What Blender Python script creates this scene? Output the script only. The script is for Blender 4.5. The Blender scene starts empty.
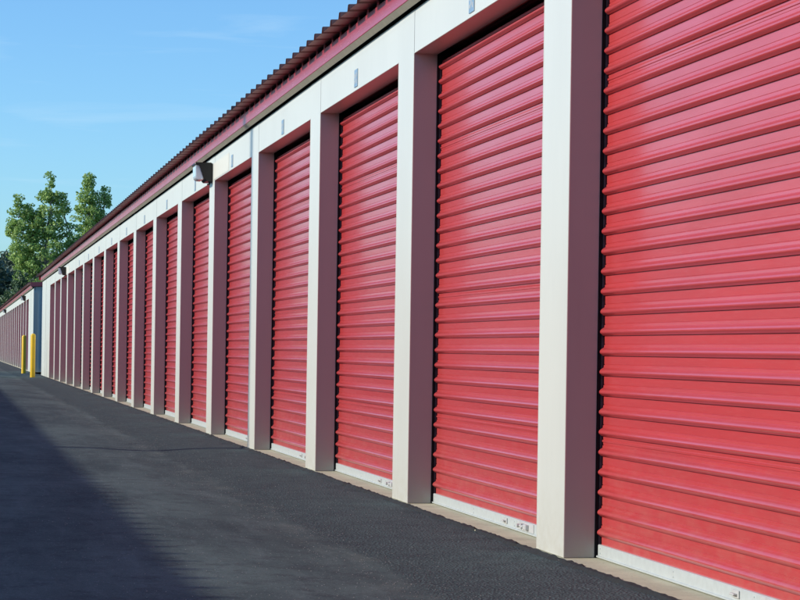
import bpy, bmesh, math, random
from mathutils import Vector, Matrix, noise
random.seed(7)
R = math.radians
scene = bpy.context.scene
COL = scene.collection

# ------------------------------------------------------------------ camera
F_PX, TH, ROLL, CY = 2200.0, 0.1992, 0.0149, 351.9
CAM_H, CAM_D = 0.8046, 2.3518
cam_d = bpy.data.cameras.new('camera')
cam = bpy.data.objects.new('camera', cam_d); COL.objects.link(cam)
cam_d.sensor_width = 36.0
cam_d.lens = 36.0 * F_PX / 800.0
cam_d.shift_y = (CY - 300.0) / 800.0
cam_d.clip_start = 0.05
cam_d.clip_end = 6000
fw = Vector((math.cos(TH), -math.sin(TH), 0)); rt = Vector((-math.sin(TH), -math.cos(TH), 0)); up = Vector((0, 0, 1))
cr, sr = math.cos(ROLL), math.sin(ROLL)
xa = cr * rt + sr * up; ya = cr * up - sr * rt; za = -fw
M = Matrix((xa, ya, za)).transposed().to_4x4()
M.translation = Vector((0, CAM_D, CAM_H))
cam.matrix_world = M
scene.camera = cam

# ------------------------------------------------------------------ light
SUN_EL, SUN_AZ = R(25.0), R(1.6)          # azimuth measured from +Y towards +X
SUN_STRENGTH, SKY_STRENGTH = 4.6, 0.13
world = bpy.data.worlds.new('World'); scene.world = world
world.use_nodes = True
wn, wl = world.node_tree.nodes, world.node_tree.links
wn.clear()
wo = wn.new('ShaderNodeOutputWorld'); bg = wn.new('ShaderNodeBackground'); bg.inputs['Strength'].default_value = SKY_STRENGTH
sky = wn.new('ShaderNodeTexSky'); sky.sky_type = 'NISHITA'; sky.sun_disc = False
sky.sun_elevation = SUN_EL; sky.sun_rotation = SUN_AZ
sky.altitude = 200; sky.air_density = 1.0; sky.dust_density = 0.6; sky.ozone_density = 1.6
# thin cirrus streaks over the whole sky
tc = wn.new('ShaderNodeTexCoord')
mp = wn.new('ShaderNodeMapping'); mp.inputs['Scale'].default_value = (2.0, 5.0, 60.0); mp.inputs['Rotation'].default_value = (R(6), R(4), 0)
nz = wn.new('ShaderNodeTexNoise'); nz.inputs['Scale'].default_value = 1.3; nz.inputs['Detail'].default_value = 6; nz.inputs['Roughness'].default_value = 0.55; nz.inputs['Distortion'].default_value = 0.5
rp = wn.new('ShaderNodeValToRGB'); rp.color_ramp.elements[0].position = 0.56; rp.color_ramp.elements[0].color = (0, 0, 0, 1); rp.color_ramp.elements[1].position = 0.80; rp.color_ramp.elements[1].color = (0.30, 0.30, 0.30, 1)
mx = wn.new('ShaderNodeMixRGB'); mx.blend_type = 'MIX'; mx.inputs['Color2'].default_value = (5.2, 6.8, 8.0, 1)
tint = wn.new('ShaderNodeMixRGB'); tint.blend_type = 'MULTIPLY'; tint.inputs['Fac'].default_value = 1.0; tint.inputs['Color2'].default_value = (0.70, 1.11, 1.50, 1)
wl.new(tc.outputs['Generated'], mp.inputs['Vector']); wl.new(mp.outputs[0], nz.inputs['Vector']); wl.new(nz.outputs['Fac'], rp.inputs[0])
wl.new(sky.outputs[0], tint.inputs['Color1']); wl.new(tint.outputs[0], mx.inputs['Color1']); wl.new(rp.outputs[0], mx.inputs['Fac'])
wl.new(mx.outputs[0], bg.inputs['Color']); wl.new(bg.outputs[0], wo.inputs['Surface'])

sd = bpy.data.lights.new('sun', 'SUN'); sd.energy = SUN_STRENGTH; sd.angle = R(0.55); sd.color = (1.0, 0.93, 0.81)
sun = bpy.data.objects.new('sun', sd); COL.objects.link(sun)
S = Vector((math.sin(SUN_AZ) * math.cos(SUN_EL), math.cos(SUN_AZ) * math.cos(SUN_EL), math.sin(SUN_EL)))
sun.rotation_euler = S.to_track_quat('Z', 'Y').to_euler()
sun.location = S * 60
scene.view_settings.view_transform = 'Standard'
scene.view_settings.look = 'None'
scene.view_settings.gamma = 1.0
scene.view_settings.exposure = 0.0

# ------------------------------------------------------------------ materials
class NT:
    def __init__(s, name):
        s.m = bpy.data.materials.new(name); s.m.use_nodes = True
        s.n, s.l = s.m.node_tree.nodes, s.m.node_tree.links
        s.b = s.n['Principled BSDF']
        s.tc = s.n.new('ShaderNodeTexCoord')
    def noise(s, scale, detail=4, rough=0.55, sc=(1, 1, 1), dist=0, coord='Object'):
        mp = s.n.new('ShaderNodeMapping'); mp.inputs['Scale'].default_value = sc
        if coord == 'World':
            g = s.n.new('ShaderNodeNewGeometry'); s.l.new(g.outputs['Position'], mp.inputs[0])
        else: s.l.new(s.tc.outputs[coord], mp.inputs[0])
        t = s.n.new('ShaderNodeTexNoise'); t.inputs['Scale'].default_value = scale; t.inputs['Detail'].default_value = detail
        t.inputs['Roughness'].default_value = rough; t.inputs['Distortion'].default_value = dist
        s.l.new(mp.outputs[0], t.inputs['Vector']); return t.outputs['Fac']
    def ramp(s, fac, stops):
        r = s.n.new('ShaderNodeValToRGB'); e = r.color_ramp.elements
        while len(e) < len(stops): e.new(0.5)
        for k, (p, c) in enumerate(stops):
            e[k].position = p; e[k].color = (c, c, c, 1) if isinstance(c, (int, float)) else (*c, 1)
        s.l.new(fac, r.inputs[0]); return r.outputs[0]
    def mix(s, a, b, fac, mode='MIX'):
        x = s.n.new('ShaderNodeMixRGB'); x.blend_type = mode
        for k, v in (('Fac', fac), ('Color1', a), ('Color2', b)):
            if isinstance(v, tuple): x.inputs[k].default_value = (*v, 1)
            elif isinstance(v, (int, float)): x.inputs[k].default_value = v
            else: s.l.new(v, x.inputs[k])
        return x.outputs[0]
    def math(s, op, a, b=0.0):
        x = s.n.new('ShaderNodeMath'); x.operation = op
        for k, v in enumerate((a, b)):
            if isinstance(v, (int, float)): x.inputs[k].default_value = v
            else: s.l.new(v, x.inputs[k])
        return x.outputs[0]
    def sep(s, coord='Object'):
        x = s.n.new('ShaderNodeSeparateXYZ'); s.l.new(s.tc.outputs[coord], x.inputs[0]); return x.outputs
    def bump(s, h, strength=0.3, dist=0.01):
        b = s.n.new('ShaderNodeBump'); b.inputs['Strength'].default_value = strength; b.inputs['Distance'].default_value = dist
        s.l.new(h, b.inputs['Height']); s.l.new(b.outputs[0], s.b.inputs['Normal']); return b
    def set(s, **k):
        for q, v in k.items():
            i = s.b.inputs[q.replace('_', ' ')]
            if isinstance(v, tuple): i.default_value = (*v, 1) if len(v) == 3 else v
            elif isinstance(v, (int, float)): i.default_value = v
            else: s.l.new(v, i)
        return s.m

def mat_red(name, base, rough=0.32, coat=0.5, crough=0.16):
    t = NT(name)
    n1 = t.noise(2.6, 5, 0.6, (0.5, 1, 5), 0, 'World'); n2 = t.noise(60, 4, 0.65, (0.15, 1, 2.5), 0, 'World'); n3 = t.noise(0.33, 3, 0.5, (1, 1, 0.3), 0, 'World')
    c = t.mix(base, tuple(x * 0.84 for x in base), t.ramp(n1, [(0.35, 0.0), (0.7, 1.0)]))
    c = t.mix(c, (base[0] * 0.95, base[1] * 1.4, base[2] * 1.4), t.ramp(n3, [(0.35, 0.0), (0.65, 0.45)]))      # uneven fading from bay to bay
    c = t.mix(c, (0.58, 0.16, 0.15), t.ramp(n2, [(0.52, 0.0), (0.78, 0.22)]))                                   # chalky streaks
    g = t.n.new('ShaderNodeNewGeometry'); sp = t.n.new('ShaderNodeSeparateXYZ'); t.l.new(g.outputs['Position'], sp.inputs[0])
    dust = t.math('MULTIPLY', t.ramp(sp.outputs[2], [(0.04, 1.0), (0.55, 0.0)]), t.ramp(t.noise(7, 6, 0.7, (1, 1, 2.0), 0, 'World'), [(0.42, 0.0), (0.72, 0.22)]))
    c = t.mix(c, (0.42, 0.30, 0.22), dust)
    t.bump(t.noise(1.7, 3, 0.55, (0.7, 1, 2.2), 0.4, 'World'), 0.22, 0.014)
    return t.set(Base_Color=c, Roughness=t.ramp(n1, [(0.3, rough - 0.06), (0.7, rough + 0.1)]), Coat_Weight=t.math('SUBTRACT', coat, t.math('MULTIPLY', dust, 0.8)), Coat_Roughness=t.ramp(n2, [(0.3, crough - 0.03), (0.7, crough + 0.09)]), Coat_IOR=1.55)
DOOR_RED = mat_red('door_red_paint', (0.53, 0.045, 0.047), 0.36, 0.70, 0.15)
TRIM_RED = mat_red('trim_red_paint', (0.44, 0.026, 0.042), 0.36, 0.6, 0.2)

def mat_white(name, base):
    t = NT(name)
    n1 = t.noise(1.6, 5, 0.6, (1, 1, 0.35), 0, 'World'); n2 = t.noise(9, 5, 0.65, (3, 3, 0.25), 0, 'World'); n3 = t.noise(22, 5, 0.7, (1, 1, 1), 0, 'World')
    c = t.mix(base, tuple(x * 0.93 for x in base), t.ramp(n1, [(0.4, 0.0), (0.75, 1.0)]))
    z = t.sep()[2]
    # splash dirt close to the ground, faint run marks, small scuffs
    g = t.math('MULTIPLY', t.ramp(z, [(0.0, 1.0), (0.30, 0.0)]), t.ramp(n3, [(0.36, 0.1), (0.66, 1.0)]))
    c = t.mix(c, (0.40, 0.36, 0.25), t.math('MULTIPLY', g, 0.35))
    c = t.mix(c, tuple(x * 0.80 for x in base), t.math('MULTIPLY', t.ramp(n2, [(0.56, 0.0), (0.78, 1.0)]), 0.22))
    c = t.mix(c, (0.34, 0.33, 0.30), t.math('MULTIPLY', t.ramp(t.noise(5, 7, 0.78, (1.3, 1.3, 0.8), 1.5, 'World'), [(0.66, 0.0), (0.74, 1.0)]), 0.28))
    t.bump(t.noise(1.1, 3, 0.5, (1, 1, 0.5), 0, 'World'), 0.3, 0.02)
    return t.set(Base_Color=c, Roughness=0.42, Coat_Weight=0.15, Coat_Roughness=0.3)
WHITE = mat_white('white_painted_steel', (0.60, 0.605, 0.545))
JAMB_SHADE = mat_white('white_steel_shaded', (0.40, 0.40, 0.36))  # white steel darkened: shade of returns and soffit put into the colour
END_SHADE = mat_white('white_end_panels_shaded', (0.36, 0.42, 0.42))  # white end walls, with their bluish shade put into the base colour
def flat(name, base, rough=0.5, metal=0.0, var=0.15, sc=18, **k):
    t = NT(name)
    c = t.mix(base, tuple(x * (1 - var) for x in base), t.ramp(t.noise(sc, 5), [(0.35, 0.0), (0.7, 1.0)]))
    return t.set(Base_Color=c, Roughness=rough, Metallic=metal, **k)
TAN = flat('beige_trim', (0.44, 0.40, 0.31), 0.5)
BLACK = flat('dark_void', (0.012, 0.012, 0.014), 0.8)
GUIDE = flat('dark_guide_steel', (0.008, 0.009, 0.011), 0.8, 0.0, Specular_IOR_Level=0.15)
GALV = flat('galvanised_strip', (0.030, 0.045, 0.065), 0.5, 0.3, 0.6, 30)
BAR = flat('pale_grey_bar', (0.46, 0.50, 0.49), 0.42, 0.0, 0.1, 30)
ROOF = flat('weathered_roof_steel', (0.19, 0.10, 0.09), 0.42, 0.25, 0.3, 6)
ROOF_TOP = ROOF
PLATE = flat('blue_number_plate', (0.22, 0.33, 0.44), 0.4)
PALE = flat('pale_mark', (0.50, 0.50, 0.48), 0.5)
BRONZE = flat('dark_bronze_housing', (0.018, 0.016, 0.013), 0.4, 0.2)
STEEL = flat('zinc_hardware', (0.60, 0.61, 0.60), 0.35, 0.2)
YELLOW = flat('yellow_bollard_paint', (0.80, 0.50, 0.012), 0.42, 0, 0.12, 5)
PATCH = flat('cream_patch_paint', (0.66, 0.64, 0.55), 0.5, 0, 0.06)
t = NT('prismatic_glass'); LENS = t.set(Base_Color=(0.80, 0.84, 0.86), Roughness=0.12, Coat_Weight=0.6, Coat_Roughness=0.05)
t.bump(t.noise(60, 1, 0.4, (1, 1, 0.2)), 0.5, 0.004)
WOOD = flat('weathered_pole_wood', (0.16, 0.11, 0.07), 0.8, 0, 0.3, 8)

# asphalt -------------------------------------------------------------
t = NT('asphalt')
x_, y_, z_ = t.sep()
fine = t.noise(170, 3, 0.75); med = t.noise(34, 5, 0.7); patch = t.noise(5.0, 6, 0.68); big = t.noise(0.7, 6, 0.62, (0.5, 1.5, 1)); streak = t.noise(2.2, 6, 0.7, (0.35, 2.6, 1), 0.8)
wob = t.math('MULTIPLY', t.math('SUBTRACT', t.noise(0.6, 4, 0.6), 0.5), 0.35)
yy = t.math('ADD', y_, wob)
fresh = t.ramp(t.math('ADD', yy, t.math('MULTIPLY', t.math('SUBTRACT', med, 0.5), 0.10)), [(0.70, 1.0), (0.76, 0.0)])   # newer coarse strip beside the slab
base = t.mix((0.092, 0.108, 0.097), (0.040, 0.050, 0.048), t.ramp(big, [(0.40, 0.0), (0.60, 1.0)]))
base = t.mix(base, (0.150, 0.162, 0.148), t.math('MULTIPLY', t.ramp(streak, [(0.48, 0.0), (0.70, 1.0)]), 0.40))
base = t.mix(base, (0.034, 0.036, 0.037), t.math('MULTIPLY', t.ramp(patch, [(0.34, 1.0), (0.50, 0.0)]), 0.7))
v = t.n.new('ShaderNodeTexVoronoi'); v.inputs['Scale'].default_value = 75; t.l.new(t.tc.outputs['Object'], v.inputs['Vector'])
stone = t.ramp(v.outputs['Distance'], [(0.15, 1.0), (0.55, 0.0)])
new = t.mix((0.042, 0.052, 0.050), (0.130, 0.150, 0.140), t.math('MULTIPLY', stone, t.ramp(med, [(0.35, 0.1), (0.65, 1.0)])))
new = t.mix(new, (0.076, 0.090, 0.086), t.ramp(yy, [(0.15, 0.7), (0.62, 0.0)]))
new = t.mix(new, (0.030, 0.033, 0.036), t.math('MULTIPLY', t.ramp(patch, [(0.35, 1.0), (0.55, 0.0)]), 0.6))
c = t.mix(base, new, fresh)
# silt collected along the seam of the two surfaces
band = t.math('MULTIPLY', t.ramp(yy, [(0.62, 0.0), (0.76, 1.0)]), t.ramp(yy, [(0.80, 1.0), (1.10, 0.0)]))
silt = t.math('MULTIPLY', band, t.ramp(t.noise(3.4, 6, 0.7, (0.6, 1.3, 1)), [(0.50, 0.0), (0.70, 0.6)]))
silt = t.math('MULTIPLY', silt, t.ramp(med, [(0.35, 0.25), (0.6, 1.0)]))
c = t.mix(c, (0.17, 0.162, 0.130), silt)
spk = t.ramp(t.noise(75, 2, 0.5), [(0.62, 0.0), (0.70, 1.0)])
c = t.mix(c, (0.17, 0.175, 0.17), t.math('MULTIPLY', spk, 0.7))
pit = t.ramp(t.noise(60, 3, 0.6), [(0.30, 1.0), (0.38, 0.0)])
c = t.mix(c, (0.018, 0.020, 0.022), t.math('MULTIPLY', pit, 0.75))
c = t.mix(c, (0.20, 0.20, 0.19), t.math('MULTIPLY', t.ramp(fine, [(0.58, 0.0), (0.76, 1.0)]), 0.6))
c = t.mix(c, (0.016, 0.017, 0.018), t.math('MULTIPLY', t.ramp(fine, [(0.28, 1.0), (0.46, 0.0)]), 0.8))
hh = t.math('ADD', t.math('MULTIPLY', fine, 0.5), t.math('MULTIPLY', med, 0.7))
hh = t.math('ADD', hh, t.math('MULTIPLY', t.math('MULTIPLY', fresh, stone), 1.3))
c = t.mix(c, (0.86, 0.97, 1.04), 1.0, 'MULTIPLY')
t.bump(hh, 0.6, 0.006)
ASPHALT = t.set(Base_Color=c, Roughness=0.85, Specular_IOR_Level=0.2)
TAR = flat('black_broken_edge', (0.012, 0.012, 0.013), 0.85, 0, 0.5, 60)
t = NT('concrete_slab')
c = t.mix((0.50, 0.48, 0.34), (0.37, 0.355, 0.25), t.ramp(t.noise(6, 6, 0.65), [(0.35, 0.0), (0.7, 1.0)]))
c = t.mix(c, (0.15, 0.13, 0.10), t.math('MULTIPLY', t.ramp(t.noise(90, 3, 0.7), [(0.56, 0.0), (0.75, 1.0)]), 0.5))
t.bump(t.noise(120, 3, 0.7), 0.3, 0.003)
CONCRETE = t.set(Base_Color=c, Roughness=0.85)
t = NT('grass_ground'); c = t.mix((0.045, 0.075, 0.022), (0.09, 0.10, 0.04), t.ramp(t.noise(0.3, 6), [(0.35, 0), (0.7, 1.0)]))
GRASS = t.set(Base_Color=c, Roughness=0.95)
def leafmat(name, a, b, trans=0.25):
    t = NT(name)
    oi = t.n.new('ShaderNodeNewGeometry')
    c = t.mix(a, b, oi.outputs['Random Per Island'])
    m = t.set(Base_Color=c, Roughness=0.55)
    tr = t.n.new('ShaderNodeBsdfTranslucent'); t.l.new(c, tr.inputs['Color'])
    ms = t.n.new('ShaderNodeMixShader'); ms.inputs[0].default_value = trans
    out = t.n['Material Output']
    t.l.new(t.b.outputs[0], ms.inputs[1]); t.l.new(tr.outputs[0], ms.inputs[2]); t.l.new(ms.outputs[0], out.inputs[0])
    return m
LEAF = leafmat('cottonwood_leaves', (0.13, 0.26, 0.06), (0.50, 0.64, 0.20), 0.38)
LEAF_D = leafmat('dark_forest_leaves', (0.040, 0.080, 0.060), (0.11, 0.16, 0.09), 0.15)
LEAF_M = leafmat('mid_green_leaves', (0.04, 0.085, 0.04), (0.085, 0.14, 0.05), 0.2)
BARK = flat('bark', (0.26, 0.23, 0.19), 0.9, 0, 0.4, 4)

# ------------------------------------------------------------------ mesh helpers
def mesh(name, bm, mats, smooth=False):
    bmesh.ops.recalc_face_normals(bm, faces=bm.faces)
    me = bpy.data.meshes.new(name); bm.to_mesh(me); bm.free()
    for m in (mats if isinstance(mats, (list, tuple)) else [mats]): me.materials.append(m)
    if smooth:
        for p in me.polygons: p.use_smooth = True
    return me
def link(name, me, parent=None, loc=(0, 0, 0), label=None, cat=None, group=None, kind=None, rotz=0):
    o = bpy.data.objects.new(name, me); COL.objects.link(o)
    o.location = loc; o.rotation_euler.z = rotz
    if parent: o.parent = parent
    for k, v in (('label', label), ('category', cat), ('group', group), ('kind', kind)):
        if v: o[k] = v
    return o
def box(bm, x0, x1, y0, y1, z0, z1, bev=0.0, mi=0):
    r = bmesh.ops.create_cube(bm, size=1)
    bmesh.ops.scale(bm, vec=(x1 - x0, y1 - y0, z1 - z0), verts=r['verts'])
    bmesh.ops.translate(bm, vec=((x0 + x1) / 2, (y0 + y1) / 2, (z0 + z1) / 2), verts=r['verts'])
    fs = set(f for v in r['verts'] for f in v.link_faces)
    for f in fs: f.material_index = mi
    if bev > 0:
        es = list(set(e for v in r['verts'] for e in v.link_edges))
        bmesh.ops.bevel(bm, geom=es, offset=bev, segments=1, affect='EDGES', profile=0.5)
def extr(bm, pts, x0, x1, caps=True, closed=True, mi=0):
    """prism of a (y,z) profile along X"""
    a = [bm.verts.new((x0, y, z)) for y, z in pts]; b = [bm.verts.new((x1, y, z)) for y, z in pts]
    n = len(pts)
    for i in range(n if closed else n - 1):
        j = (i + 1) % n
        f = bm.faces.new((a[i], a[j], b[j], b[i])); f.material_index = mi
    if caps and closed:
        bm.faces.new(a).material_index = mi; bm.faces.new(b[::-1]).material_index = mi
def cyl(bm, p0, p1, r0, r1, n=10):
    p0, p1 = Vector(p0), Vector(p1); d = p1 - p0
    q = d.to_track_quat('Z', 'Y')
    A = [bm.verts.new(p0 + q @ Vector((r0 * math.cos(2 * math.pi * k / n), r0 * math.sin(2 * math.pi * k / n), 0))) for k in range(n)]
    B = [bm.verts.new(p1 + q @ Vector((r1 * math.cos(2 * math.pi * k / n), r1 * math.sin(2 * math.pi * k / n), 0))) for k in range(n)]
    for k in range(n):
        j = (k + 1) % n; bm.faces.new((A[k], A[j], B[j], B[k]))
    bm.faces.new(A[::-1]); bm.faces.new(B)

# ------------------------------------------------------------------ dimensions
BAY, POST, OPEN_H, RET = 3.048, 0.41, 2.384, 0.125
DW = BAY - POST
X0 = 8.343
WALL_TOP = 2.616
PITCH = 0.079

# ------------------------------------------------------------------ ground
def gz(x, y):
    z = -0.024 * math.exp(-((y - 0.78) / 0.34) ** 2)
    z += 0.006 * noise.noise(Vector((x * 0.35, y * 1.3, 0))) + 0.003 * noise.noise(Vector((x * 1.3, y * 3, 4)))
    k = min(1.0, max(0.0, (y - 0.05) / 0.3))
    return z * k - 0.006
bm = bmesh.new()
xs = [-14 + 0.25 * i for i in range(0, 160)] + [26 + 0.8 * i for i in range(0, 60)] + [74 + 4 * i for i in range(1, 19)]
ys = [0.0, 0.04, 0.1] + [0.1 + 0.12 * i for i in range(1, 22)] + [3.2, 4.5, 6.5, 9.21]
grid = []
for i, x in enumerate(xs):
    row = []
    for j, y in enumerate(ys):
        yv = y
        if j == 0: yv = 0.0
        row.append(bm.verts.new((x, yv, gz(x, y))))
    grid.append(row)
for i in range(len(xs) - 1):
    for j in range(len(ys) - 1):
        bm.faces.new((grid[i][j], grid[i + 1][j], grid[i + 1][j + 1], grid[i][j + 1]))
# shift the slab side of the asphalt so the edge runs ragged: fine strip
me = mesh('asphalt_driveway', bm, ASPHALT, True)
link('asphalt_driveway', me, kind='structure')

bm = bmesh.new(); box(bm, -900, 4000, -2500, 2500, -0.6, -0.10)
link('ground', mesh('ground', bm, GRASS), kind='structure')
bm = bmesh.new(); box(bm, -60, 175, -40, 40, -0.09, -0.05)
link('parking_lot', mesh('parking_lot', bm, ASPHALT), kind='structure')

# concrete slab under each building with a chipped front edge, and the broken black asphalt lip
def slab(x0, x1, name='concrete_slab', y_back=-9.2):
    bm = bmesh.new(); n = int((x1 - x0) / 0.045) if x0 < 60 else int((x1 - x0) / 0.3)
    top, bot = [], []
    for i in range(n + 1):
        x = x0 + (x1 - x0) * i / n
        y = 0.028 + 0.012 * noise.noise(Vector((x * 1.1, 0, 0))) + 0.005 * noise.noise(Vector((x * 6, 0, 3))) + 0.003 * noise.noise(Vector((x * 17, 0, 9)))
        top.append((bm.verts.new((x, y, 0.0)), bm.verts.new((x, y - 0.006, 0.004)), bm.verts.new((x, -0.5, 0.004)), bm.verts.new((x, y + 0.002, -0.05))))
    for i in range(n):
        a, b = top[i], top[i + 1]
        bm.faces.new((a[0], b[0], b[1], a[1])); bm.faces.new((a[1], b[1], b[2], a[2])); bm.faces.new((a[3], b[3], b[0], a[0]))
    v = [bm.verts.new(p) for p in ((x0, -0.5, 0.004), (x1, -0.5, 0.004), (x1, y_back, 0.004), (x0, y_back, 0.004))]
    bm.faces.new(v)
    return link(name, mesh(name, bm, CONCRETE), kind='structure')
slab(-8, 62.6); slab(69.3, 133)
bm = bmesh.new(); prev = None
for i in range(int(70.6 / 0.035)):
    x = -8 + i * 0.035
    nn = noise.noise(Vector((x * 5, 2, 0))); n2 = noise.noise(Vector((x * 21, 5, 0)))
    a = 0.024 + 0.010 * noise.noise(Vector((x * 1.1, 0, 0))); w = 0.016 + 0.020 * nn + 0.016 * n2
    h = 0.010 + 0.004 * n2
    r = [bm.verts.new((x, a - 0.012 - 0.018 * nn - 0.012 * n2, 0.0035)), bm.verts.new((x, a - 0.002 - 0.012 * nn - 0.010 * n2, h)), bm.verts.new((x, a + 0.7 * w, h * 0.6)), bm.verts.new((x, a + w + 0.006, -0.012))]
    if prev:
        for k in range(3): bm.faces.new((prev[k], r[k], r[k + 1], prev[k + 1]))
    prev = r
link('asphalt_edge', mesh('asphalt_edge', bm, TAR), kind='structure')

# loose grit on the asphalt
bm = bmesh.new()
for k in range(7500):
    x = 5.5 + 34 * random.random() ** 1.4
    if random.random() < 0.55: y = 0.75 + random.gauss(0, 0.16)
    else: y = random.uniform(0.14, 2.0)
    s = random.uniform(0.0012, 0.0038) * (1.5 if random.random() < 0.05 else 1)
    c0 = Vector((x, y, gz(x, y) + s * 0.5))
    vs = [bm.verts.new(c0 + Vector((random.uniform(.6, 1) * s * a, random.uniform(.6, 1) * s * b, random.uniform(.5, .9) * s * c))) for a, b, c in ((1, 0, 0), (-.5, .9, 0), (-.5, -.9, 0), (0, 0, 1))]
    for f in ((0, 1, 3), (1, 2, 3), (2, 0, 3)):
        bm.faces.new([vs[q] for q in f])
GRIT = flat('grit', (0.36, 0.34, 0.30), 0.8, 0, 0.5, 3)
link('loose_gravel', mesh('loose_gravel', bm, GRIT), kind='stuff', label='loose grit scattered over the dark asphalt', cat='gravel')

# ------------------------------------------------------------------ roll-up door meshes
def slat_profile(seam):
    p = [(0.0, 0.0)]
    if seam: p += [(0.0, 0.008), (0.004, 0.0095), (0.004, 0.017), (-0.001, 0.0185), (0.0, 0.024)]
    p += [(0.0, 0.0325)]
    p += [(0.007, 0.0328)]
    for k in range(1, 10):
        q = k / 10
        p.append((0.0195 * math.sin(math.pi * q ** 0.86) ** 0.6, 0.0335 + 0.031 * q))
    p += [(0.0025, 0.0655), (0.0018, 0.0745), (-0.0018, 0.0760), (-0.0018, 0.0775), (0.0, PITCH)]
    return p
def slat_mesh(seam=False, n=1, name='slat', z0=0.0, seams=()):
    bm = bmesh.new()
    for k in range(n):
        pr = slat_profile(seam or (k in seams))
        poly = [(y, z + z0 + k * PITCH) for y, z in pr]
        back = [(-0.012, poly[-1][1]), (-0.012, poly[0][1])]
        extr(bm, poly + back, 0.004, DW - 0.010)
    return mesh(name, bm, DOOR_RED, False)
SLAT = slat_mesh(); SLAT_SEAM = slat_mesh(True, name='seamed_slat')
NSL = 29; Z_BAR = 0.058
CURTAIN = slat_mesh(n=NSL, name='curtain', z0=Z_BAR, seams=(5, 17, 23))
CURTAIN_Y = -0.152

bm = bmesh.new()
# side guides: inner side channel, galvanised wear strip, dark recess behind the curtain and above it
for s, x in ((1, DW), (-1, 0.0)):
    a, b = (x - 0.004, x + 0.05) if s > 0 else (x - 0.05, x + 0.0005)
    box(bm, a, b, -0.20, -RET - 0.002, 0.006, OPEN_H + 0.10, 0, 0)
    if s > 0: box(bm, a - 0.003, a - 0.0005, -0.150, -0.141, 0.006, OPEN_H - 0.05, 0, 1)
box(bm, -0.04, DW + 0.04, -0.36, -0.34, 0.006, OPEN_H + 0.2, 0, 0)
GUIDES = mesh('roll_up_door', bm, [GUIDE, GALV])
bm = bmesh.new(); cyl(bm, (0.01, -0.245, OPEN_H + 0.13), (DW - 0.01, -0.245, OPEN_H + 0.13), 0.10, 0.10, 20)
DRUM = mesh('door_drum', bm, DOOR_RED, True)
bm = bmesh.new()
extr(bm, [(-0.168, 0.006), (-0.136, 0.006), (-0.131, 0.009), (-0.131, 0.014), (-0.138, 0.016), (-0.138, 0.056), (-0.141, 0.0585), (-0.168, 0.0585)], 0.003, DW - 0.008)
for q in (0.03, 0.9, 1.7, DW - 0.04):
    for zz in (0.026, 0.045): cyl(bm, (q, -0.1385, zz), (q, -0.1355, zz), 0.0035, 0.0025, 6)
BARM = mesh('bottom_bar', bm, BAR)
bm = bmesh.new()                     # slide latch: plate, bolt, keeper block
x = 0.66
box(bm, 0.56, 0.84, -0.138, -0.1345, 0.018, 0.056, 0.001, 0)
box(bm, 0.64, 0.685, -0.1345, -0.118, 0.026, 0.050, 0.003, 0)
cyl(bm, (0.70, -0.126, 0.038), (0.79, -0.126, 0.038), 0.006, 0.006, 10)
cyl(bm, (0.765, -0.1345, 0.038), (0.765, -0.112, 0.038), 0.009, 0.009, 10)
box(bm, 0.72, 0.735, -0.1345, -0.118, 0.026, 0.050, 0.002, 0)
for q in (0.745, 0.70): box(bm, q, q + 0.016, -0.1343, -0.1335, 0.029, 0.047, 0, 1)
LATCH = mesh('latch', bm, [STEEL, BLACK])
bm = bmesh.new()
box(bm, 1.03, 1.09, -0.138, -0.132, 0.024, 0.05, 0.002, 0); box(bm, 1.04, 1.08, -0.132, -0.118, 0.034, 0.040, 0.002, 0)
HANDLE = mesh('handle', bm, PALE)

# post (pilaster): C-shaped channel, runs up to wall top
def post_mesh(w=POST, seams=()):
    bm = bmesh.new()
    box(bm, 0, w, -0.0025, 0, 0.006, WALL_TOP, 0)
    # folded returns with small hem that catches light
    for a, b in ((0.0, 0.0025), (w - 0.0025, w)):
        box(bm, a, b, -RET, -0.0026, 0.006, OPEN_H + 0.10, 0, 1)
    # hem at the back edge
    box(bm, 0.0026, 0.016, -RET - 0.0015, -RET + 0.001, 0.006, OPEN_H + 0.10, 0)
    box(bm, w - 0.016, w - 0.0026, -RET - 0.0015, -RET + 0.001, 0.006, OPEN_H + 0.10, 0)
    # soft rounded fold on the outer corners
    for cx in (0.0018, w - 0.0018): cyl(bm, (cx, -0.0012, 0.0062), (cx, -0.0012, OPEN_H), 0.0030, 0.0030, 8)
    for sx in seams: box(bm, sx, sx + 0.02, -0.001, 0.008, 0.008, WALL_TOP - 0.002, 0.003)
    return mesh('post', bm, [WHITE, JAMB_SHADE])
POSTM = post_mesh()
bm = bmesh.new()                     # header: face with drip fold, soffit, backing
box(bm, 0.003, DW - 0.003, -0.0035, -0.001, OPEN_H, WALL_TOP, 0)
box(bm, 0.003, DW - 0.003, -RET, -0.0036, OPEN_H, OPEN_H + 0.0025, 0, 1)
cyl(bm, (0.003, -0.0015, OPEN_H + 0.0015), (DW - 0.003, -0.0015, OPEN_H + 0.0015), 0.0030, 0.0030, 8)
box(bm, 0.003, DW - 0.003, -RET - 0.003, -RET - 0.0002, OPEN_H + 0.0, OPEN_H + 0.012, 0)
HEADER = mesh('header_panel', bm, [WHITE, JAMB_SHADE])
bm = bmesh.new()
box(bm, 0, 0.105, 0, 0.004, 0, 0.107, 0.001, 0)
rr = random.Random(3)
for (a, b, c, d) in ((0.018, 0.034, 0.02, 0.045), (0.022, 0.040, 0.062, 0.086), (0.048, 0.062, 0.034, 0.075), (0.070, 0.090, 0.022, 0.04), (0.074, 0.088, 0.058, 0.082)):
    box(bm, a, b, 0.004, 0.0048, c, d, 0, 1)
NPLATE = mesh('number_plate', bm, [PLATE, PALE])

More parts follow.
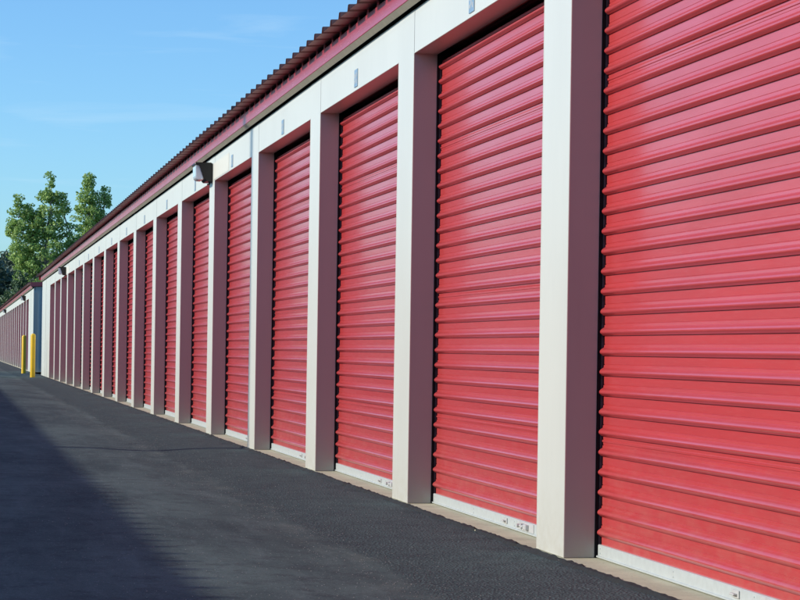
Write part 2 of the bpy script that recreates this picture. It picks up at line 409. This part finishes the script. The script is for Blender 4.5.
# eave pieces, one bay long ------------------------------------------
def eave_meshes():
    bm = bmesh.new()                # red fascia with returns and drip
    extr(bm, [(0.060, 2.649), (0.060, 2.742), (0.054, 2.742), (0.054, 2.652), (0.030, 2.652), (0.030, 2.6465), (0.0585, 2.6465)], 0.001, BAY - 0.001)
    k = 0.0
    for q in range(10):
        x = 0.02 + q * 0.3048
        extr(bm, [(0.0595, 2.7405), (0.0595, 2.772), (0.054, 2.772), (0.054, 2.7405)], x, x + 0.055)
    fas = mesh('fascia_panel', bm, TRIM_RED)
    bm = bmesh.new()
    extr(bm, [(0.057, 2.6455), (0.031, 2.622), (0.026, 2.622), (0.026, 2.6455)], 0.001, BAY - 0.001)
    tan = mesh('eave_trim', bm, TAN)
    bm = bmesh.new()
    box(bm, 0, BAY, -0.05, -0.035, 2.55, 2.775)
    box(bm, 0, BAY, -0.034, 0.045, 2.648, 2.662)
    box(bm, 0, BAY, -0.02, 0.040, 2.663, 2.768)
    clos = mesh('eave_closure', bm, BLACK)
    return fas, tan, clos
FASCIA, TRIM, CLOSURE = eave_meshes()
# roof sheet: 3 ribs (0.914 m), follows the slope, overhangs the eave
SLOPE = math.tan(R(3.2)); W = 0.9144; Y_EAVE = 0.165; Z_EAVE = 2.766
def roof_mesh(y_ridge=-4.6, w=W, n=3):
    bm = bmesh.new(); prof = []
    for q in range(n):
        x = q * 0.3048
        prof += [(x + 0.0, 0), (x + 0.105, 0), (x + 0.125, 0.034), (x + 0.160, 0.034), (x + 0.180, 0), ]
        if q == n - 1: prof += [(x + 0.3048, 0)]
    L = y_ridge - Y_EAVE
    def z(y): return Z_EAVE + (Y_EAVE - y) * SLOPE
    for off in (0.0, -0.0012):
        A = [bm.verts.new((x, Y_EAVE, z(Y_EAVE) + h + off)) for x, h in prof]
        B = [bm.verts.new((x, y_ridge, z(y_ridge) + h + off)) for x, h in prof]
        for i in range(len(prof) - 1): bm.faces.new((A[i], A[i + 1], B[i + 1], B[i]))
    return mesh('roof_panel', bm, ROOF)
ROOFM = roof_mesh()
bm = bmesh.new()
ZR = Z_EAVE + (Y_EAVE + 4.6) * SLOPE
extr(bm, [(-0.2, 0.045 - 0.2 * SLOPE), (0, 0.05), (0.2, 0.045 - 0.2 * SLOPE), (0.2, 0.04 - 0.2 * SLOPE), (0, 0.045), (-0.2, 0.04 - 0.2 * SLOPE)], 0, 1)
RIDGE = mesh('ridge_cap', bm, ROOF)

def wall_light():
    bm = bmesh.new()
    # dark housing: back box + hood, side outline as seen from the alley
    pts = [(0.0, 0.0), (0.0, 0.165), (0.015, 0.175), (0.165, 0.175), (0.170, 0.155), (0.125, 0.150), (0.075, 0.018), (0.060, 0.0)]
    extr(bm, pts, -0.15, 0.15)
    bmesh.ops.bevel(bm, geom=[e for e in bm.edges], offset=0.004, segments=1, affect='EDGES')
    hs = mesh('housing', bm, BRONZE)
    bm = bmesh.new()
    extr(bm, [(0.124, 0.149), (0.160, 0.149), (0.158, 0.040), (0.142, 0.016), (0.085, 0.012), (0.082, 0.022)], -0.128, 0.128)
    bmesh.ops.bevel(bm, geom=[e for e in bm.edges], offset=0.006, segments=2, affect='EDGES')
    ls = mesh('lens', bm, LENS)
    bm = bmesh.new(); cyl(bm, (-0.06, 0.02, -0.022), (-0.06, 0.02, 0.002), 0.010, 0.012, 12)
    cyl(bm, (-0.06, 0.03, -0.03), (-0.06, 0.03, -0.020), 0.014, 0.014, 12)
    sn = mesh('photocell', bm, GALV, True)
    bm = bmesh.new(); cyl(bm, (-0.151, 0.10, 0.02), (0.151, 0.10, 0.02), 0.006, 0.006, 8)
    hg = mesh('hinge_pin', bm, STEEL, True)
    return hs, ls, sn, hg
LIGHT = wall_light()
def place_light(x, label):
    e = link('wall_light', None, None, (x, 0.0015, 2.388), label, 'wall light', 'wall pack lights above the storage doors')
    link('housing', LIGHT[0], e); link('lens', LIGHT[1], e); link('photocell', LIGHT[2], e); link('hinge_pin', LIGHT[3], e)

slats_left = [290]
def building(x_near, doors, posts, blanks, x_far, label, y0=0.0, rot=0.0, detail=True, slat_doors=(), plates=True, patches=()):
    root = link('storage_building', None, None, (0, y0, 0), label, 'building')
    mid = (x_near + x_far) / 2
    if rot: root.location = (2 * mid if False else 0, y0, 0)
    # body: rear and end walls, ribbed steel
    bm = bmesh.new()
    zt = ZR - 0.02
    box(bm, x_near, x_far, -9.12, -9.06, 0.006, 2.70)
    link('rear_wall', mesh('rear_wall', bm, WHITE), root)
    for xa_, xb_ in ((x_near, x_near + 0.05), (x_far - 0.05, x_far)):
        bm = bmesh.new()
        pts = [(-0.0045, 0.006), (-0.0045, 2.655), (-4.53, ZR - 0.03), (-9.055, 2.655), (-9.055, 0.006)]
        extr(bm, pts, xa_ + 0.0012, xb_ - 0.0012)
        for q in range(29):
            yq = -0.16 - q * 0.305
            zz = 2.60 if True else 0
            extr(bm, [(yq, 0.01), (yq, zz), (yq - 0.05, zz), (yq - 0.05, 0.01)], (xa_ - 0.022) if xa_ == x_near else xb_ - 0.002, (xa_ + 0.002) if xa_ == x_near else xb_ + 0.022)
        link('end_wall', mesh('end_wall', bm, END_SHADE), root)
        bm = bmesh.new()            # rake trim, red
        s = -1 if xa_ == x_near else 1
        xo = xa_ if s < 0 else xb_
        for (ya, za), (yb, zb) in (((0.10, 2.665), (-4.6, ZR - 0.105)), ((-4.6, ZR - 0.105), (-9.3, 2.665))):
            extr(bm, [(ya, za), (ya, za + 0.13), (yb, zb + 0.13), (yb, zb)], min(xo, xo + s * 0.10), max(xo, xo + s * 0.10))
        link('rake_trim', mesh('rake_trim', bm, TRIM_RED), root)
    # inner dark partition right behind the fronts stops light leaking through
    bm = bmesh.new(); box(bm, x_near + 0.1, x_far - 0.1, -0.50, -0.47, 0.006, 2.64)
    link('partition', mesh('partition', bm, BLACK), root)
    for (a, b) in blanks:
        n = 1
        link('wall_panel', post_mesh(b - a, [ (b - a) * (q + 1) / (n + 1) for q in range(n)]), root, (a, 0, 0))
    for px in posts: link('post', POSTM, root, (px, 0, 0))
    for i, dx in enumerate(doors):
        link('header_panel', HEADER, root, (dx, 0, 0))
        d = link('roll_up_door', GUIDES, root, (dx, 0, 0))
        link('drum', DRUM, d)
        if i in slat_doors:
            for k in range(NSL):
                seam = k in ((5, 23) if i % 2 == 0 else (5, 13, 23))
                link('slat', SLAT_SEAM if seam else SLAT, d, (0, CURTAIN_Y, Z_BAR + k * PITCH))
        else:
            link('curtain', CURTAIN, d, (0, CURTAIN_Y, 0))
        link('bottom_bar', BARM, d)
        link('latch', LATCH, d); link('handle', HANDLE, d)
        if plates and dx < 45: link('number_plate', NPLATE, root, (dx + DW / 2 - 0.06, -0.0008, 2.404))
    x = x_near - 0.001
    while x < x_far - 0.01:
        L = min(BAY, x_far - x)
        for nm, me_ in (('fascia_panel', FASCIA), ('eave_trim', TRIM), ('eave_closure', CLOSURE)):
            o = link(nm, me_, root, (x, 0, 0))
            if L < BAY - 0.001: o.scale.x = L / BAY
        x += BAY
    n = int(math.ceil((x_far - x_near + 0.1) / W))
    for i in range(n):
        link('roof_panel', ROOFM, root, (x_near - 0.05 + i * W, 0, 0))
    # rear slope
    bm = bmesh.new()
    A = []
    v = [bm.verts.new(p) for p in ((x_near - 0.05, -4.6, ZR), (x_near - 0.05 + n * W, -4.6, ZR), (x_near - 0.05 + n * W, -9.36, Z_EAVE), (x_near - 0.05, -9.36, Z_EAVE))]
    bm.faces.new(v)
    for q in range(int(n * 3)):
        xx = x_near - 0.05 + q * 0.3048 + 0.14
        a = [bm.verts.new((xx + dx, yy_, zz_ + h)) for yy_, zz_ in ((-4.6, ZR), (-9.36, Z_EAVE)) for dx, h in ((-0.03, 0.001), (-0.017, 0.034), (0.017, 0.034), (0.03, 0.001))]
        for k in range(3): bm.faces.new((a[k], a[k + 1], a[k + 5], a[k + 4]))
    link('rear_roof', mesh('rear_roof', bm, ROOF), root)
    r = link('ridge_cap', RIDGE, root, (x_near - 0.05, -4.6, ZR)); r.scale.x = n * W
    return root

P = [X0 + i * BAY for i in range(-2, 17)]          # near corners of posts = far edge of each door
doors1 = [p - DW for p in P]                       # 19 doors
posts1 = [p for p in P[:-1]]
b1_near = doors1[0] - 4.9
building(b1_near, doors1, posts1, [(b1_near, doors1[0]), (P[-1], 62.3)], 62.3,
         'long white storage building with red roll-up doors filling the right side', slat_doors=range(1, 11))
xb = 69.43; doors2 = [74.0 + i * BAY for i in range(18)]
posts2 = [d + DW for d in doors2[:-1]]
building(xb, doors2, posts2, [(xb, 74.0), (doors2[-1] + DW, doors2[-1] + DW + 4.6)], doors2[-1] + DW + 4.6,
         'second storage building with red doors in the distance behind the yellow bollards', plates=False)

place_light(20.84, 'dark wall light with glass lens on the white header, nearest the camera')
place_light(49.0, 'small dark wall light near the far end of the long building')
place_light(77.6, 'tiny dark wall light on the distant building behind the bollards')
place_light(107.5, 'farthest wall light, at the left edge on the distant building')
bm = bmesh.new(); box(bm, 0, 1.15, 0.0, 0.0025, 0, 0.155, 0.0005)  # thin cream rectangle on the header beside a wall light
CP = mesh('cream_patch', bm, PATCH)
for x in (19.45, 47.6):
    link('cream_patch', CP, [o for o in COL.objects if o.name == 'storage_building'][0], (x, -0.0007, 2.395))

# ------------------------------------------------------------------ bollards
bm = bmesh.new()
n = 24; prof = [(0.065, -0.05), (0.065, 1.09)] + [(0.065 * math.cos(a * math.pi / 12), 1.09 + 0.055 * math.sin(a * math.pi / 12)) for a in range(1, 6)]
rings = [[bm.verts.new((r * math.cos(2 * math.pi * k / n), r * math.sin(2 * math.pi * k / n), z)) for k in range(n)] for r, z in prof]
for a, b in zip(rings, rings[1:]):
    for k in range(n): bm.faces.new((a[k], a[(k + 1) % n], b[(k + 1) % n], b[k]))
bm.faces.new(rings[-1])
BOL = mesh('bollard', bm, YELLOW, True)
for (x, y, h, lab) in ((58.75, 0.36, 1.0, 'yellow steel bollard by the end corner of the long building'),
                       (67.3, 0.34, 1.0, 'farther yellow steel bollard, beside the distant building')):
    link('bollard', BOL, None, (x, y, 0), lab, 'bollard', 'yellow bollards at the gap between the buildings')

# ------------------------------------------------------------------ opposite side of the alley (out of frame; it casts the shadow and shows in reflections)
ALLEY = 7.64
root = link('storage_building', None, None, (0, ALLEY, 0), 'matching storage building across the alley, out of the picture', 'building')
bm = bmesh.new(); box(bm, -12, 62.3, 0, 0.1, 0.0, 2.70); link('front_wall', mesh('front_wall', bm, WHITE), root)
bm = bmesh.new(); box(bm, -12, 62.3, 0.1, 9, 0.0, 2.65); link('wall', mesh('wall', bm, WHITE), root)
bm = bmesh.new()
for i in range(22): box(bm, -9.5 + i * BAY, -9.5 + i * BAY + DW, -0.02, -0.001, 0.02, OPEN_H)
link('door', mesh('door', bm, DOOR_RED), root)
bm = bmesh.new(); box(bm, -12, 62.3, -0.06, -0.002, 2.64, 2.765); link('fascia', mesh('fascia', bm, TRIM_RED), root)
bm = bmesh.new()
for q in range(int(74.3 / 0.3048)):
    x = -12 + q * 0.3048
    pr = [(x, 0), (x + 0.105, 0), (x + 0.125, 0.034), (x + 0.160, 0.034), (x + 0.180, 0), (x + 0.3048, 0)]
    A = [bm.verts.new((a, -0.165, 2.768 + h)) for a, h in pr]; B = [bm.verts.new((a, 4.6, 3.03 + h)) for a, h in pr]; C_ = [bm.verts.new((a, 9.2, 2.768 + h)) for a, h in pr]
    for i in range(5):
        bm.faces.new((A[i], A[i + 1], B[i + 1], B[i])); bm.faces.new((B[i], B[i + 1], C_[i + 1], C_[i]))
link('roof', mesh('roof', bm, ROOF), root)
# utility pole behind it
px = 18.12 + 12.0 * math.tan(SUN_AZ)
bm = bmesh.new(); cyl(bm, (0, 0, 0), (0, 0, 14), 0.11, 0.07, 12)
e = link('utility_pole', None, None, (px, ALLEY + 11.0, 0), 'slim weathered utility pole behind the building across the alley', 'pole')
link('pole', mesh('pole', bm, WOOD, True), e)

# ------------------------------------------------------------------ trees
def leaf_mesh(name, blobs, mat, size, per, seed, squash=0.85):
    rnd = random.Random(seed); vs, fs = [], []
    for (c, r, dens) in blobs:
        c = Vector(c)
        for k in range(int(per * dens)):
            d = Vector((rnd.gauss(0, 1), rnd.gauss(0, 1), rnd.gauss(0, 1))); d.normalize()
            rr = r * (0.35 + 0.7 * rnd.random() ** 0.6)
            p = c + Vector((d.x * rr, d.y * rr, d.z * rr * squash))
            nrm = (d * 0.5 + Vector((rnd.gauss(0, .6), rnd.gauss(0, .6), rnd.gauss(0, .6)))).normalized()
            a = nrm.orthogonal().normalized(); a.rotate(Matrix.Rotation(rnd.uniform(0, 6.28), 3, nrm)); b = nrm.cross(a)
            s = size * rnd.uniform(0.6, 1.3); i = len(vs)
            vs += [p - a * s, p - b * s * 0.6 + nrm * s * 0.12, p + a * s, p + b * s * 0.6 + nrm * s * 0.12]
            fs.append((i, i + 1, i + 2, i + 3))
    me = bpy.data.meshes.new(name); me.from_pydata([tuple(v) for v in vs], [], fs); me.materials.append(mat)
    return me
def tree(name, x, y, outline, label, seed, mat=LEAF, size=0.17, per=90, group=None, depth=1.0, cat='tree', nb=90, br=0.62, trunk_r=0.28):
    """outline: list of (y_centre, z, half width) - crown column; branches fill it with clumps"""
    rnd = random.Random(seed)
    root = link(name, None, None, (x, y, 0), label, cat, group)
    bm = bmesh.new(); ztop = max(z for _, z, _ in outline); zlow = min(z for _, z, _ in outline)
    core = [q for q in sorted(outline, key=lambda q: q[1]) if abs(q[0]) < 1.0]
    path = [(0, 0, 0)] + [(rnd.uniform(-.12, .12), oy, z) for oy, z, w in core]
    m = len(path)
    for i in range(m - 1):
        r0 = trunk_r * (1 - i / m) ** 1.6 + 0.02; r1 = trunk_r * (1 - (i + 1) / m) ** 1.6 + 0.02
        cyl(bm, path[i], path[i + 1], r0, r1, 8)
    side = sorted([q for q in outline if abs(q[0]) >= 1.0], key=lambda q: (q[0] > 0, q[1]))
    prev = None
    for oy, z, w in side:
        if prev and (prev[1] > 0) == (oy > 0) and z > prev[2]: st = prev
        else: st = (0, 0, max(1.5, z - 3.5 - abs(oy)))
        p1 = (rnd.uniform(-.2, .2), oy, z)
        cyl(bm, st, p1, 0.07, 0.04, 6); prev = p1
    blobs = []
    tot = sum(w for _, _, w in outline)
    for (oy, z, w) in outline:
        cnt = max(2, int(nb * w / tot))
        for k in range(cnt):
            a = rnd.uniform(0, 6.28); q = math.sqrt(rnd.random())
            c = (math.cos(a) * q * w * depth, oy + math.sin(a) * q * w, z + rnd.uniform(-.55, .55))
            r = br * rnd.uniform(0.55, 1.15)
            blobs.append((c, r, (r / br) ** 2))
            if q > 0.45 and rnd.random() < 0.5:
                cyl(bm, (0, oy, z - w * 0.9), c, 0.035, 0.01, 5)
    link('trunk', mesh('trunk', bm, BARK), root)
    link('crown', leaf_mesh('crown', blobs, mat, size, per, seed + 1), root)
    return root
# positions at x = 200 m: y(px) from -2.2 (x=12) to -11 (x=108)
tree('cottonwood_tree', 200, -5.8, [(0.1, 15.6, .35), (0.1, 14.8, .75), (0.0, 13.8, 1.1), (-0.1, 12.8, 1.45), (0.2, 11.8, 1.7), (0.2, 10.7, 2.2), (0.4, 9.6, 2.5), (0.3, 8.5, 2.8), (0.4, 7.4, 2.9), (0.3, 6.2, 2.8),
      (2.9, 13.7, .35), (2.8, 13.0, .8), (1.9, 12.9, .6), (2.4, 12.0, 1.3), (2.5, 11.0, 1.5), (2.4, 9.9, 1.5), (2.4, 8.8, 1.4), (2.2, 7.6, 1.2), (1.4, 11.4, .9), (3.4, 11.2, .5), (1.3, 10.2, .9), (1.3, 12.4, .8), (-1.6, 11.4, .9), (-2.2, 10.3, .9), (-2.4, 9.2, 1.0), (-2.9, 9.9, .7), (-2.6, 8.2, 1.2), (-0.9, 14.3, .5), (-1.0, 13.4, .6)],
     'tall sunlit green tree, the wider left one above the storage roofs', 11, nb=560, group=None, br=0.42, per=46, size=0.13)
tree('cottonwood_tree', 204, -9.4, [(0.0, 16.4, .35), (0.1, 15.6, .6), (0.1, 14.8, .9), (-0.2, 14.0, 1.2), (0.0, 13.0, 1.25), (0.1, 12.1, 1.3), (0.2, 11.2, 1.3), (0.5, 10.2, 1.4), (0.6, 9.2, 1.5), (0.6, 8.0, 1.6),
      (-1.3, 15.0, .45), (-1.6, 14.4, .35), (-1.2, 12.8, .6), (-1.3, 11.2, .6)],
     'tall sunlit green tree, the slimmer right one beside the roof line', 23, nb=270, br=0.42, per=44, size=0.125)
tree('shrubby_tree', 185, -2.9, [(0, 6.4, .5), (0, 5.6, 1.0), (0, 4.6, 1.4), (0, 3.4, 1.6), (0, 2.2, 1.5)], 'mid green bushy tree at the foot of the dark hill, left edge', 31, LEAF_M, 0.15, 80, nb=40)
tree('shrubby_tree', 215, -3.9, [(0, 8.4, .4), (0, 7.4, 1.0), (0, 6.2, 1.5), (0.2, 5.0, 1.9), (0, 3.6, 2.0)], 'pale green bushy tree under the left tall tree', 37, LEAF_M, 0.17, 80, nb=50)

# wooded hill far behind -------------------------------------------------
def hill_z(x, y):
    r = math.exp(-((x - 520) / 170) ** 2)
    side = 6.5 + 2.5 * math.exp(-((y + 12) / 30) ** 2) + 6 * math.sin(y * 0.013 + 1.0)
    return r * side
bm = bmesh.new(); g = []
for i in range(26):
    row = []
    for j in range(60):
        x = 330 + i * 18; y = -420 + j * 14
        row.append(bm.verts.new((x, y, hill_z(x, y) - 1.0 - 3 * (i == 0))))
    g.append(row)
for i in range(25):
    for j in range(59): bm.faces.new((g[i][j], g[i + 1][j], g[i + 1][j + 1], g[i][j + 1]))
link('hill', mesh('hill', bm, GRASS, True), kind='structure')
rnd = random.Random(5); vs_b = []
for k in range(620):
    y = rnd.uniform(-60, 35); x = rnd.uniform(385, 520)
    h = rnd.uniform(5, 8); z0 = hill_z(x, y); w = rnd.uniform(1.6, 2.8)
    for q in range(9):
        f_ = rnd.random()
        vs_b.append(((x + rnd.uniform(-w, w) * (1.1 - f_), y + rnd.uniform(-w, w) * (1.1 - f_), z0 + h * (0.25 + 0.75 * f_)), rnd.uniform(1.0, 1.7), 1.0))
link('forest', leaf_mesh('forest', vs_b, LEAF_D, 0.42, 26, 77), kind='stuff', label='dark wooded hillside beyond the storage buildings', cat='forest')
